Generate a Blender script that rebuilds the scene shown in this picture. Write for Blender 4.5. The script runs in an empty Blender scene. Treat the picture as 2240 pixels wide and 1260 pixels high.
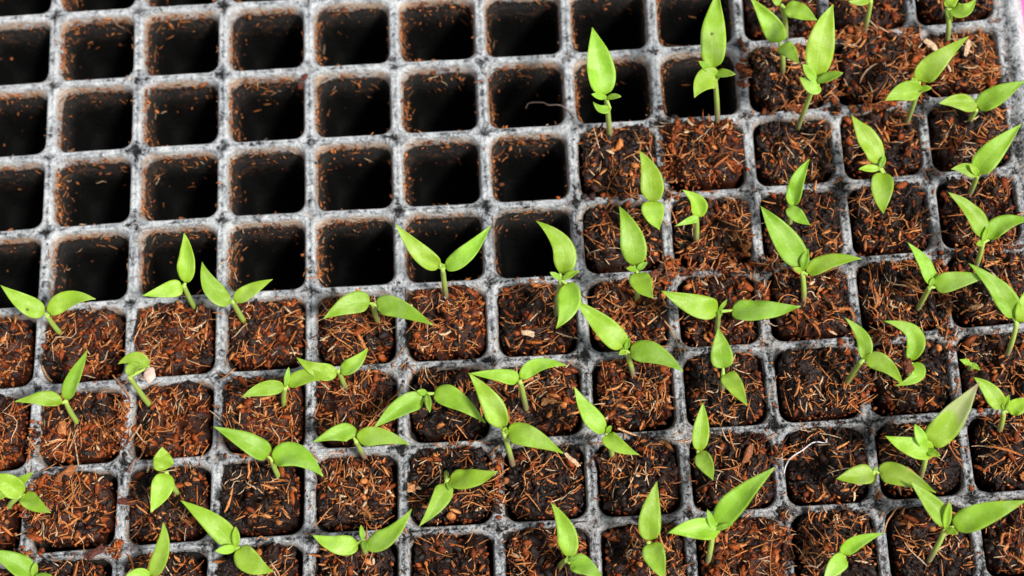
import bpy, bmesh, math, random
import numpy as np
from mathutils import Vector, noise as mnoise

U = 0.035                       # one tray pitch in metres
SC = bpy.context.scene

# ------------------------------------------------------------------ camera
R = np.array([[0.9981041309022697, 0.05681281586972024, 0.02367377935138757],
              [-0.04593692552943561, 0.9436284014857115, -0.32780365889114776],
              [-0.04096269948047867, 0.3260946854250681, 0.9444492116513189]])
C = np.array([6.68798377, -9.72400309, 17.20038928])
FPX = 3600.0
cd = bpy.data.cameras.new('camera'); cam = bpy.data.objects.new('camera', cd)
SC.collection.objects.link(cam); SC.camera = cam
from mathutils import Matrix
cam.matrix_world = Matrix([[R[0][0], R[0][1], R[0][2], C[0]*U], [R[1][0], R[1][1], R[1][2], C[1]*U],
                           [R[2][0], R[2][1], R[2][2], C[2]*U], [0, 0, 0, 1]])
cd.sensor_width = 36; cd.lens = 36*FPX/2240
cd.clip_start = 0.02; cd.clip_end = 20
cd.dof.use_dof = True; cd.dof.focus_distance = 0.608; cd.dof.aperture_fstop = 8

# ------------------------------------------------------------------ light
SUN = Vector((0.62, -0.42, 1.15)).normalized()      # direction towards the sun
w = bpy.data.worlds.new('World'); SC.world = w; w.use_nodes = True
nt = w.node_tree; nt.nodes.clear()
sky = nt.nodes.new('ShaderNodeTexSky'); sky.sky_type = 'NISHITA'; sky.sun_disc = False
sky.sun_elevation = math.asin(SUN.z); sky.sun_rotation = math.atan2(SUN.x, SUN.y)
sky.air_density = 1.0; sky.dust_density = 3.0
bg = nt.nodes.new('ShaderNodeBackground'); bg.inputs['Strength'].default_value = 0.075
ow = nt.nodes.new('ShaderNodeOutputWorld')
hz = nt.nodes.new('ShaderNodeHueSaturation'); hz.inputs['Saturation'].default_value = .35   # thin cloud greys the sky
nt.links.new(sky.outputs[0], hz.inputs['Color']); nt.links.new(hz.outputs[0], bg.inputs[0]); nt.links.new(bg.outputs[0], ow.inputs[0])
sl = bpy.data.lights.new('sun', 'SUN'); sl.energy = 3.3; sl.angle = math.radians(9); sl.color = (1, .965, .91)
so = bpy.data.objects.new('sun', sl); SC.collection.objects.link(so)
so.rotation_euler = SUN.to_track_quat('Z', 'Y').to_euler()
SC.view_settings.view_transform = 'Standard'; SC.view_settings.look = 'None'
SC.view_settings.exposure = 0.3; SC.view_settings.gamma = 1; SC.view_settings.use_curve_mapping = False
SC.render.engine = 'CYCLES'

# ------------------------------------------------------------------ tray geometry law
ASP = 0.9146705
CX = [0.01447, -0.00103, -0.00192, -0.00095, -0.00029, -0.00084, -0.00046, -0.00276, 0.0071, -0.00304]
CY = [-0.00721, -0.00614, 0.00109, 0.00063, 0.00118, -0.00015, 0.0043, -0.00399, 0.00286, 0.00247]
def lat(v, h):
    """grid coordinates (ridge lines are whole numbers) -> tray plane; the thin sheet bows a little"""
    v = np.asarray(v, float); h = np.asarray(h, float)
    a = np.clip(v, 0, 12)-6; b = np.clip(h, 0, 8)-4
    B = [1+0*a, a, b, a*a, a*b, b*b, a**3/10, a*a*b/10, a*b*b/10, b**3/10]
    return v+sum(c*x for c, x in zip(CX, B)), -ASP*h+sum(c*x for c, x in zip(CY, B))
def at(x, y, z=0.0):
    """point of the scene seen at photo position x, y, at height z above the tray (pitches)"""
    d = R @ np.array([(x-1120)/FPX, -(y-630)/FPX, -1.0])
    return C+d*((z-C[2])/d[2])

# ------------------------------------------------------------------ object helpers
def link(o): SC.collection.objects.link(o); return o
def tag(o, label=None, cat=None, group=None, kind=None):
    if label: o['label'] = label
    if cat: o['category'] = cat
    if group: o['group'] = group
    if kind: o['kind'] = kind
    return o
def empty(name, loc): 
    o = link(bpy.data.objects.new(name, None)); o.location = loc; o.empty_display_size = .01
    return o
def mesh_np(name, V, faces, mat, col=None, uv=None, smooth=True, parent=None, origin=(0, 0, 0)):
    """V in pitches; faces a list of arrays (n,k)"""
    V = np.asarray(V, float)*U-np.asarray(origin, float)
    me = bpy.data.meshes.new(name)
    tot = []; idx = []
    for F in faces:
        F = np.asarray(F, int)
        if len(F) == 0: continue
        tot.append(np.full(len(F), F.shape[1])); idx.append(F.ravel())
    tot = np.concatenate(tot); idx = np.concatenate(idx)
    me.vertices.add(len(V)); me.vertices.foreach_set('co', V.ravel())
    me.loops.add(len(idx)); me.loops.foreach_set('vertex_index', idx)
    me.polygons.add(len(tot)); st = np.concatenate([[0], np.cumsum(tot)[:-1]])
    me.polygons.foreach_set('loop_start', st); me.polygons.foreach_set('loop_total', tot)
    me.update(calc_edges=True)
    if smooth: me.polygons.foreach_set('use_smooth', np.ones(len(tot), bool))
    if col is not None:
        ca = me.color_attributes.new('tint', 'FLOAT_COLOR', 'POINT')
        ca.data.foreach_set('color', np.hstack([col, np.ones((len(col), 1))]).ravel())
    if uv is not None:
        l = me.uv_layers.new(name='UVMap'); l.data.foreach_set('uv', np.asarray(uv)[idx].ravel())
    me.materials.append(mat); me.validate()
    o = link(bpy.data.objects.new(name, me))
    if parent is not None: o.parent = parent
    return o

# ------------------------------------------------------------------ materials
class NB:
    def __init__(s, name):
        s.m = bpy.data.materials.new(name); s.m.use_nodes = True; s.t = s.m.node_tree; s.t.nodes.clear()
        s.out = s.n('ShaderNodeOutputMaterial')
    def n(s, k, **kw):
        x = s.t.nodes.new(k)
        for a, b in kw.items(): setattr(x, a, b)
        return x
    def l(s, a, b): s.t.links.new(a, b)
    def val(s, x, sock):
        if hasattr(x, 'links'): s.l(x, sock)
        else: sock.default_value = x
    def math(s, op, a, b=0.0, c=0.0, clamp=False):
        x = s.n('ShaderNodeMath', operation=op, use_clamp=clamp)
        s.val(a, x.inputs[0]); s.val(b, x.inputs[1]); s.val(c, x.inputs[2]); return x.outputs[0]
    def mapr(s, v, a, b, c=0.0, d=1.0, smooth=True):
        x = s.n('ShaderNodeMapRange', interpolation_type='SMOOTHSTEP' if smooth else 'LINEAR')
        s.val(v, x.inputs[0]); x.inputs[1].default_value = a; x.inputs[2].default_value = b
        x.inputs[3].default_value = c; x.inputs[4].default_value = d; return x.outputs[0]
    def noise(s, vec, scale, detail=4, rough=.55, dist=0.0):
        x = s.n('ShaderNodeTexNoise'); s.l(vec, x.inputs['Vector'])
        x.inputs['Scale'].default_value = scale; x.inputs['Detail'].default_value = detail
        x.inputs['Roughness'].default_value = rough; x.inputs['Distortion'].default_value = dist
        return x.outputs['Fac']
    def mix(s, f, a, b, mode='MIX'):
        x = s.n('ShaderNodeMix', data_type='RGBA', blend_type=mode)
        s.val(f, x.inputs[0])
        for v, k in ((a, 6), (b, 7)):
            if hasattr(v, 'links'): s.l(v, x.inputs[k])
            else: x.inputs[k].default_value = (*v, 1)
        return x.outputs[2]
    def ramp(s, f, stops):
        x = s.n('ShaderNodeValToRGB'); s.l(f, x.inputs[0]); e = x.color_ramp.elements
        while len(e) < len(stops): e.new(.5)
        for k, (p, c) in zip(e, stops): k.position = p; k.color = (*c, 1)
        return x.outputs[0]
    def bump(s, h, strength, dist):
        x = s.n('ShaderNodeBump'); s.l(h, x.inputs['Height'])
        x.inputs['Strength'].default_value = strength; x.inputs['Distance'].default_value = dist
        return x.outputs[0]
    def bsdf(s, col, rough=.5, spec=.5, normal=None):
        x = s.n('ShaderNodeBsdfPrincipled')
        if hasattr(col, 'links'): s.l(col, x.inputs['Base Color'])
        else: x.inputs['Base Color'].default_value = (*col, 1)
        s.val(rough, x.inputs['Roughness']); x.inputs['Specular IOR Level'].default_value = spec
        if normal is not None: s.l(normal, x.inputs['Normal'])
        return x

def tray_material(name, cup=False):
    b = NB(name)
    geo = b.n('ShaderNodeNewGeometry'); sep = b.n('ShaderNodeSeparateXYZ'); b.l(geo.outputs['Position'], sep.inputs[0])
    P = geo.outputs['Position']
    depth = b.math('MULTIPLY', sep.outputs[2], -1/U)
    at_ = b.n('ShaderNodeAttribute', attribute_name='tint'); sa = b.n('ShaderNodeSeparateColor'); b.l(at_.outputs['Color'], sa.inputs[0])
    mid, junc = sa.outputs[0], sa.outputs[1]
    fine = b.mapr(b.noise(P, 13/U, 7, .7, .8), .2, .8, .12, .88, False)
    broad = b.noise(P, 2.2/U, 3, .5)
    speck = b.noise(P, 38/U, 3, .6)
    # less lime on the worn, handled right and near side
    rx = b.math('MULTIPLY', sep.outputs[0], 1/(12*U)); ry = b.math('MULTIPLY', sep.outputs[1], -1/(7.5*U))
    reg = b.mapr(b.math('ADD', b.math('MULTIPLY', rx, .62), b.math('MULTIPLY', ry, .62)), .25, 1.05)
    lim = b.math('SUBTRACT', .175, b.math('MULTIPLY', reg, .115))
    v = b.math('ADD', fine, b.math('MULTIPLY', b.math('SUBTRACT', broad, .5), .5))
    v = b.math('ADD', v, b.math('MULTIPLY', b.math('SUBTRACT', speck, .5), b.math('ADD', .18, b.math('MULTIPLY', reg, .2))))
    v = b.math('ADD', v, lim)
    v = b.math('SUBTRACT', v, b.math('MULTIPLY', junc, b.mapr(b.noise(P, 1.9/U, 2), .35, .65, .0, .30)))
    v = b.math('SUBTRACT', v, b.math('MULTIPLY', b.math('MULTIPLY', mid, b.mapr(b.noise(P, 3.3/U, 2), .38, .6)), .15))
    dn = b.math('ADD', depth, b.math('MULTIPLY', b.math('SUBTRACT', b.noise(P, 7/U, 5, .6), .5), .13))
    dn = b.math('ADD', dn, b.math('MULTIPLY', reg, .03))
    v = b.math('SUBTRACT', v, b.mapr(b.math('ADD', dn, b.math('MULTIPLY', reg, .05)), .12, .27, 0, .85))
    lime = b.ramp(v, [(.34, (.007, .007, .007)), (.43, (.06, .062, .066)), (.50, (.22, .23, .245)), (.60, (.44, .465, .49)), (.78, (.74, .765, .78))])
    dust = b.math('MULTIPLY', b.mapr(dn, .015, .09), b.mapr(b.noise(P, 3.0/U, 4, .6), .33, .58))
    dust = b.math('MULTIPLY', dust, b.math('SUBTRACT', .85, b.math('MULTIPLY', reg, .55)))
    tan = b.mix(b.mapr(b.noise(P, 24/U, 3), .4, .65), (.66, .50, .36), (.58, .30, .14))
    col = b.mix(b.math('MULTIPLY', dust, b.mapr(v, .33, .55)), lime, tan)
    smear = b.mapr(b.noise(P, 8/U, 6, .68, .5), .50, .66)
    smear = b.math('MULTIPLY', smear, b.mapr(b.noise(P, 1.7/U, 2), .35, .6, .15, 1))
    smear = b.math('MULTIPLY', smear, b.math('MULTIPLY', b.mapr(depth, .05, .14), b.mapr(depth, .75, .15)))
    col = b.mix(b.math('MULTIPLY', smear, .75), col, (.20, .085, .04))
    if cup: col = b.mix(b.math('MULTIPLY', b.mapr(depth, .62, .08), .05), col, (1, .97, .92))  # light on the upper cell walls, mixed into the colour and fading with depth
    n = b.bump(b.math('ADD', b.math('MULTIPLY', v, 1.2), b.math('MULTIPLY', speck, .8)), .8, .0013)
    rough = b.mapr(v, .35, .65, .24, .55)
    if cup:
        rough = b.mapr(v, .35, .65, .55, .75)
    s = b.bsdf(col, rough, .08 if cup else .5, n)
    b.l(s.outputs[0], b.out.inputs[0]); return b.m
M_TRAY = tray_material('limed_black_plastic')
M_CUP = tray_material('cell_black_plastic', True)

def coir_material(name, rough=.55, spec=.4):
    b = NB(name)
    a = b.n('ShaderNodeAttribute', attribute_name='tint'); geo = b.n('ShaderNodeNewGeometry'); P = geo.outputs['Position']
    f = b.noise(P, 45/U, 4, .65)
    k = b.mapr(f, .32, .68, .4, 1.5, False)
    cmb = b.n('ShaderNodeVectorMath', operation='SCALE'); b.l(a.outputs['Color'], cmb.inputs[0]); b.l(k, cmb.inputs['Scale'])
    n = b.bump(f, .6, .0006)
    r = b.mapr(b.noise(P, 9/U, 3), .35, .7, rough-.2, rough+.2)
    s = b.bsdf(cmb.outputs[0], r, spec, n); b.l(s.outputs[0], b.out.inputs[0]); return b.m
M_COIR = coir_material('moist_coir', .5, .3)
M_FIBRE = coir_material('coir_fibre', .5, .35)

def leaf_material(name, base, light, deep, trans=.38, bleach=False):
    b = NB(name)
    tc = b.n('ShaderNodeTexCoord'); uv = b.n('ShaderNodeSeparateXYZ'); b.l(tc.outputs['UV'], uv.inputs[0])
    oi = b.n('ShaderNodeObjectInfo')
    u = b.math('ABSOLUTE', b.math('SUBTRACT', b.math('MULTIPLY', uv.outputs[0], 2), 1)); v = uv.outputs[1]
    P = tc.outputs['Object']
    n1 = b.noise(P, 9/U, 4, .6); n2 = b.noise(P, 38/U, 3, .6)
    c = b.mix(b.mapr(n1, .3, .7), base, light)
    c = b.mix(b.math('MULTIPLY', b.mapr(n2, .35, .7), .35), c, deep)
    n0 = b.noise(P, 3.2/U, 3, .5, .4)
    c = b.mix(b.mapr(n0, .60, .36, 0, .55), c, deep)
    c = b.mix(b.mapr(n0, .50, .68, 0, .35), c, (.62, .84, .30))  # glossy sheen painted into the leaf colour as pale patches
    # side veins run out and forward from the midrib
    ph = b.math('SUBTRACT', b.math('MULTIPLY', v, 7.0), b.math('MULTIPLY', u, 2.4))
    ph = b.math('ADD', ph, b.math('MULTIPLY', n1, 1.2))
    sv = b.mapr(b.math('ABSOLUTE', b.math('SUBTRACT', b.math('FRACT', ph), .5)), 0, .09, 1, 0)
    sv = b.math('MULTIPLY', sv, b.mapr(u, .75, .2, 0, 1))
    mr = b.mapr(u, .0, .10, 1, 0)
    mr = b.math('MULTIPLY', mr, b.mapr(v, .9, .3, 0, 1))
    vein = b.math('MAXIMUM', b.math('MULTIPLY', mr, .30), b.math('MULTIPLY', sv, .20))
    c = b.mix(vein, c, (.42, .62, .16))
    c = b.mix(b.mapr(u, .90, 1.0, 0, .6), c, (.46, .66, .05))
    c = b.mix(b.mapr(v, .22, .0, 0, .75), c, (.34, .56, .02))
    hs = b.n('ShaderNodeHueSaturation'); b.l(c, hs.inputs['Color'])
    b.l(b.math('ADD', .487, b.math('MULTIPLY', oi.outputs['Random'], .02)), hs.inputs['Hue'])
    b.l(b.math('ADD', .86, b.math('MULTIPLY', b.math('FRACT', b.math('MULTIPLY', oi.outputs['Random'], 7.3)), .26)), hs.inputs['Value'])
    vo = b.n('ShaderNodeTexVoronoi'); b.l(P, vo.inputs['Vector']); vo.inputs['Scale'].default_value = 3.2/U
    sp = b.mapr(vo.outputs['Distance'], .045, .075, 1, 0)
    sp = b.math('MULTIPLY', sp, b.math('GREATER_THAN', b.math('FRACT', b.math('MULTIPLY', oi.outputs['Random'], 13.7)), .62))
    c2 = b.mix(b.math('MULTIPLY', sp, .8), hs.outputs[0], (.10, .06, .02))
    if bleach:
        bl = b.mapr(b.math('ADD', v, b.math('MULTIPLY', b.math('SUBTRACT', n0, .5), 1.1)), .42, .62)
        c2 = b.mix(b.math('MULTIPLY', bl, b.mapr(v, 1.0, .8, .9, .62)), c2, (.58, .56, .36))
        c2 = b.mix(b.mapr(v, .86, .99, 0, .7), c2, (.45, .26, .16))
    h = b.math('ADD', b.math('MULTIPLY', vein, -.7), b.math('MULTIPLY', n2, .5))
    h = b.math('ADD', h, b.math('MULTIPLY', n1, 1.2))
    nn = b.bump(h, .45, .0006)
    s = b.bsdf(c2, .42, .42, nn)
    tr = b.n('ShaderNodeBsdfTranslucent'); b.l(b.mix(.6, c2, (.62, .86, .01)), tr.inputs[0])
    mx = b.n('ShaderNodeMixShader'); mx.inputs[0].default_value = trans
    b.l(s.outputs[0], mx.inputs[1]); b.l(tr.outputs[0], mx.inputs[2]); b.l(mx.outputs[0], b.out.inputs[0]); return b.m
M_LEAF = leaf_material('seedling_leaf', (.42, .72, .060), (.54, .82, .15), (.30, .56, .018))
M_LEAF_B = leaf_material('bleached_leaf', (.42, .72, .060), (.54, .82, .15), (.30, .56, .018), .38, True)
def stem_material():
    b = NB('seedling_stem')
    a = b.n('ShaderNodeAttribute', attribute_name='tint'); tc = b.n('ShaderNodeTexCoord')
    f = b.noise(tc.outputs['Object'], 60/U, 3)
    c = b.mix(b.mapr(f, .35, .7, 0, .35), a.outputs['Color'], (.55, .7, .35))
    s = b.bsdf(c, .45, .4, b.bump(f, .3, .0004))
    s.inputs['Subsurface Weight'].default_value = .25; s.inputs['Subsurface Radius'].default_value = (.6, 1, .2)
    s.inputs['Subsurface Scale'].default_value = .0008
    b.l(s.outputs[0], b.out.inputs[0]); return b.m
M_STEM = stem_material()
def plain(name, col, rough=.6, nscale=6, amt=.25):
    b = NB(name); tc = b.n('ShaderNodeTexCoord'); f = b.noise(tc.outputs['Object'], nscale/U, 4, .6)
    c = b.mix(b.mapr(f, .3, .7, 0, amt), col, tuple(x*.45 for x in col))
    s = b.bsdf(c, rough, .4, b.bump(f, .3, .0008)); b.l(s.outputs[0], b.out.inputs[0]); return b.m

# ------------------------------------------------------------------ the tray
RNG = np.random.default_rng(11)
def ring(n, half, rad):
    """n points round a rounded square; the same index lies in the same direction on every ring"""
    q = n//4; out = []
    for s in range(4):
        for k in range(q):
            t = -1+2*k/q
            out.append((s, t))
    pts = []
    for s, t in out:
        a = (t*half, half)
        x, y = a
        if rad > 0:
            L = half-rad
            # slide along straight part, then round the corner at 45 degrees either end
            seg = L+rad*math.pi/4
            d = abs(t)*seg
            if d <= L: x, y = math.copysign(d, t), half
            else:
                an = (d-L)/rad
                x = math.copysign(L+rad*math.sin(an), t); y = L+rad*math.cos(an)
        for _ in range(s): x, y = y, -x
        pts.append((x, y))
    return np.array(pts)
NR = 64
RINGS = [(.5, 0, 0), (.489, .03, .003), (.474, .07, .003), (.459, .105, -.008), (.447, .13, -.028), (.438, .145, -.058), (.430, .15, -.10)]
HY = .95       # opening a touch larger across rows
def cell_ring(c, r, half, rad, z):
    p = ring(NR, half, rad); p[:, 1] *= 1+.022*min(1, (.5-half)/.05)
    v = c+.5+p[:, 0]; h = r-.5-p[:, 1]
    x, y = lat(v, h)
    return x, y, np.full(NR, z), p
tray = empty('seed_tray', (0, 0, 0))
tag(tray, 'black plastic plug tray whitened by lime scale, holding all the seedlings', 'seed tray')
COLS = range(-2, 12); ROWS = range(-2, 11)
V = []; F = []; T = []
for c in COLS:
    for r in ROWS:
        for i, (half, rad, z) in enumerate(RINGS):
            x, y, zz, p = cell_ring(c, r, half, rad, z)
            dx = .5-np.abs(p[:, 0]); dy = .5-np.abs(p[:, 1])
            e = np.minimum(dx, dy); j = np.exp(-((dx*dx+dy*dy)/.075**2))
            mid = np.clip(1-e/.035, 0, 1)
            zz = zz-.028*j-.006*mid
            wob = [mnoise.noise(Vector((a*5, b_*5, 3))) for a, b_ in zip(x, y)]
            zz = zz+.010*np.array(wob)
            base = len(V)*NR
            V.append(np.stack([x, y, zz], 1)); T.append(np.stack([mid, j, 0*j], 1))
            if i:
                k = np.arange(NR); k2 = (k+1) % NR
                F.append(np.stack([base-NR+k, base-NR+k2, base+k2, base+k], 1))
V = np.concatenate(V); T = np.concatenate(T); F = np.concatenate(F)
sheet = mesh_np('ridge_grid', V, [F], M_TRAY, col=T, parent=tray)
bm = bmesh.new(); bm.from_mesh(sheet.data); bmesh.ops.remove_doubles(bm, verts=bm.verts, dist=.0001*U*10)
bmesh.ops.recalc_face_normals(bm, faces=bm.faces)
if sum(f.normal.z for f in bm.faces) < 0: bmesh.ops.reverse_faces(bm, faces=bm.faces)
bm.to_mesh(sheet.data); bm.free()

CUP = [(.4315, .15, -.095), (.424, .15, -.15), (.413, .15, -.24), (.395, .15, -.40), (.37, .14, -.65), (.34, .13, -1.0), (.315, .12, -1.35)]
def cup_arrays(c, r, off=0):
    Vs = []; Fs = []
    for i, (half, rad, z) in enumerate(CUP):
        x, y, zz, p = cell_ring(c, r, half, rad, z); Vs.append(np.stack([x, y, zz], 1))
        if i:
            k = np.arange(NR); k2 = (k+1) % NR; b0 = off+i*NR
            Fs.append(np.stack([b0-NR+k, b0-NR+k2, b0+k2, b0+k], 1))
    # floor with a drain hole
    x, y, zz, p = cell_ring(c, r, .035, .034, -1.36); Vs.append(np.stack([x, y, zz], 1))
    k = np.arange(NR); k2 = (k+1) % NR; b0 = off+len(CUP)*NR
    Fs.append(np.stack([b0-NR+k, b0-NR+k2, b0+k2, b0+k], 1))
    return np.concatenate(Vs), np.concatenate(Fs)
shown = {(c, r) for c in range(0, 12) for r in range(0, 9)}-{(c, 0) for c in range(4, 12)}
for c, r in sorted(shown, key=lambda k: (k[1], k[0])):
    Vv, Fv = cup_arrays(c, r)
    x0, y0 = lat(c+.5, r-.5); org = (float(x0)*U, float(y0)*U, 0)
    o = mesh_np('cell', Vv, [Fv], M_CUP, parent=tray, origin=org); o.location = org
Vr = []; Fr = []; off = 0
for c in COLS:
    for r in ROWS:
        if (c, r) in shown: continue
        a, f = cup_arrays(c, r, off); Vr.append(a); Fr.append(f); off += len(a)
o = mesh_np('cell', np.concatenate(Vr), [np.concatenate(Fr)], M_CUP, parent=tray); tag(o, kind='stuff')

# rim round the whole tray (profile: distance outside the grid, height)
PROF = [(-.03, -.035), (-.002, -.010), (.03, -.015), (.045, -.035), (.07, -.005), (.12, .03), (.165, .04), (.20, .025),
        (.225, -.005), (.265, -.03), (.30, -.09), (.31, -.25), (.31, -.6)]
v0, v1, h0, h1 = -2, 12, -3, 10
per = []
NS = 80
for k in range(NS): per.append((v0+(v1-v0)*k/NS, h0, 0, -1))
for k in range(NS): per.append((v1, h0+(h1-h0)*k/NS, 1, 0))
for k in range(NS): per.append((v1-(v1-v0)*k/NS, h1, 0, 1))
for k in range(NS): per.append((v0, h1-(h1-h0)*k/NS, -1, 0))
V = []; n = len(per)
for i, (v, h, nx, nh) in enumerate(per):
    corner = i % NS == 0
    if corner:
        pn = per[i-1]; nx += pn[2]; nh += pn[3]
    x, y = lat(v, h)
    for d, z in PROF: V.append((float(x)+nx*d, float(y)-nh*d, z))
m = len(PROF); F = []
for i in range(n):
    for k in range(m-1):
        a = i*m+k; b_ = ((i+1) % n)*m+k
        F.append((a, b_, b_+1, a+1))
V = np.array(V)
T = np.zeros((len(V), 3)); T[:, 0] = np.tile([0, .3, .5, .5, .2, 0, 0, 0, 0, 0, 0, 0, 0], n)[:len(V)]
T[:, 1] = np.tile([0, .2, .4, .5, .3, 0, -.2, -.6, -.9, -1, -1, -1, -1], n)  # bright light on the outer lip painted in as whitening; groove toned darker
rim = mesh_np('rim', V, [np.array(F)], M_TRAY, col=T, parent=tray)

# ------------------------------------------------------------------ ground
pink = plain('pink_board', (.88, .17, .55), .7, .15, .06)
gm = mesh_np('table_surface', [(-60, -60, -1.5), (70, -60, -1.5), (70, 60, -1.5), (-60, 60, -1.5)], [np.array([[0, 1, 2, 3]])], pink, smooth=False)
tag(gm, kind='structure')

# ------------------------------------------------------------------ crumbs, chips and fibres
ICO_V = None
def ico():
    global ICO_V, ICO_F
    bm = bmesh.new(); bmesh.ops.create_icosphere(bm, subdivisions=1, radius=1)
    ICO_V = np.array([v.co[:] for v in bm.verts]); bm.faces.ensure_lookup_table()
    ICO_F = np.array([[v.index for v in f.verts] for f in bm.faces]); bm.free()
ico()
def rot_rand(n, rng, flat=0.0):
    q = rng.normal(size=(n, 4)); 
    if flat: q[:, 1:3] *= flat
    q /= np.linalg.norm(q, axis=1)[:, None]; w_, x, y, z = q.T
    return np.stack([np.stack([1-2*(y*y+z*z), 2*(x*y-z*w_), 2*(x*z+y*w_)], 1),
                     np.stack([2*(x*y+z*w_), 1-2*(x*x+z*z), 2*(y*z-x*w_)], 1),
                     np.stack([2*(x*z-y*w_), 2*(y*z+x*w_), 1-2*(x*x+y*y)], 1)], 1)
def grains(P, S, col, rng, flat=.35):
    """P centres (n,3), S half sizes (n,3), col (n,3)"""
    n = len(P); base = ICO_V[None]*(1+rng.uniform(-.38, .38, (n, len(ICO_V), 1)))
    A = np.einsum('nij,nkj->nki', rot_rand(n, rng, flat), base*S[:, None, :])+P[:, None, :]
    F = (ICO_F[None]+(np.arange(n)*len(ICO_V))[:, None, None]).reshape(-1, 3)
    return A.reshape(-1, 3), F, np.repeat(col, len(ICO_V), axis=0)
def fibres(P, D, L, rad, col, rng, bend=.5, lift=.25, seg=6, N=None):
    """P centres, D unit directions, L lengths, rad radii: bent three-sided strands"""
    n = len(P); t = np.linspace(-.5, .5, seg+1)
    up = np.tile([0, 0, 1.0], (n, 1)) if N is None else N
    S = np.cross(D, up); S /= np.linalg.norm(S, axis=1)[:, None]+1e-9; Nn = np.cross(S, D)
    bend = bend*np.where(rng.random((n, 1)) < .22, 1.8, .30); b1 = rng.normal(size=(n, 1))*bend; b2 = rng.normal(size=(n, 1))*bend*.8; b3 = np.abs(rng.normal(size=(n, 1)))*lift
    tt = t[None]
    lat_ = b1*(tt*tt-.1)+b2*(tt**3*4-tt*.6); ht = b3*(tt*tt*1.2+.02)*rng.choice([1, 1, -.5], (n, 1))
    cen = P[:, None]+(D[:, None]*tt[..., None]+S[:, None]*lat_[..., None]+Nn[:, None]*ht[..., None])*L[:, None, None]
    tan = np.gradient(cen, axis=1); tan /= np.linalg.norm(tan, axis=2)[..., None]+1e-9
    s2 = np.cross(tan, np.broadcast_to(Nn[:, None], tan.shape)); s2 /= np.linalg.norm(s2, axis=2)[..., None]+1e-9
    n2 = np.cross(s2, tan)
    taper = (1-.65*np.abs(tt*2)**2.5)*rad[:, None]
    Vs = []
    for k in range(3):
        a = 2*math.pi*k/3+.5
        Vs.append(cen+(s2*math.cos(a)*1.25+n2*math.sin(a)*.75)*taper[..., None])
    A = np.stack(Vs, 2)                        # n, seg+1, 3, 3
    F = []
    i0 = (np.arange(n)*(seg+1)*3)[:, None]
    for s in range(seg):
        for k in range(3):
            k2 = (k+1) % 3
            F.append(np.concatenate([i0+s*3+k, i0+s*3+k2, i0+(s+1)*3+k2, i0+(s+1)*3+k], 1))
    return A.reshape(-1, 3), np.concatenate(F), np.repeat(col, (seg+1)*3, axis=0)
def fibre_cols(n, rng, red):
    k = rng.random(n)[:, None]; a = np.array([.80, .33, .11]); b = np.array([.42, .115, .022]); p = np.array([.90, .62, .38])
    c = a*k+b*(1-k); pale = rng.random(n) < .16; c[pale] = p*rng.uniform(.7, 1, (pale.sum(), 1))
    dark = rng.random(n) < .22-.1*red; c[dark] = np.array([.12, .045, .018])
    return c
def grain_cols(n, rng, red):
    R1 = np.array([.36, .075, .012]); R2 = np.array([.13, .024, .005]); K = np.array([.012, .009, .008]); Br = np.array([.05, .016, .008]); O = np.array([.66, .23, .065])
    u = rng.random(n); c = np.zeros((n, 3)); k = rng.random((n, 1))
    pr = .14+.72*red
    isr = u < pr; c[:] = K*k*1.6+Br*(1-k); c[isr] = (R1*k+R2*(1-k))[isr]
    o = rng.random(n) < .05+.05*red; c[o] = O*rng.uniform(.5, 1.1, (o.sum(), 1))
    return c

FILL = {
 0: {9: .3, 10: .4, 11: .4},
 1: {9: .35, 10: .5, 11: .4}, 2: {9: .35, 10: .45, 11: .6}, 3: {7: .4, 8: .95, 9: .3, 10: .45, 11: .3},
 4: {7: .3, 8: .55, 9: .35, 10: .15, 11: .35},
 5: {0: .8, 1: .85, 2: .8, 3: .8, 4: .75, 5: .95, 6: .3, 7: .85, 8: .5, 9: .65, 10: .3, 11: .3},
 6: {0: .9, 1: .85, 2: .95, 3: .8, 4: .75, 5: .15, 6: .45, 7: .95, 8: .15, 9: .2, 10: .25, 11: .4},
 7: {0: .85, 1: .85, 2: .3, 3: .15, 4: .45, 5: .12, 6: .12, 7: .15, 8: .35, 9: .06, 10: .15, 11: .25},
 8: {0: .5, 1: .35, 2: .4, 3: .4, 4: .55, 5: .25, 6: .4, 7: .5, 8: .95, 9: .12, 10: .25, 11: .35},
}
HIGH = {(8, 3): .16, (9, 2): .02, (1, 7): .12, (10, 2): .06, (5, 5): .10, (8, 8): .10, (7, 6): .06}
ORD = ['first', 'second', 'third', 'fourth', 'fifth', 'sixth', 'seventh', 'eighth', 'ninth', 'tenth', 'eleventh', 'twelfth']
def fbm(x, y, s, f, o=4):
    return np.array([mnoise.fractal(Vector((a*f, b_*f, s*7.31)), .7, 2.1, o) for a, b_ in zip(x, y)])
PLUG_N = [0, 0]
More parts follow.
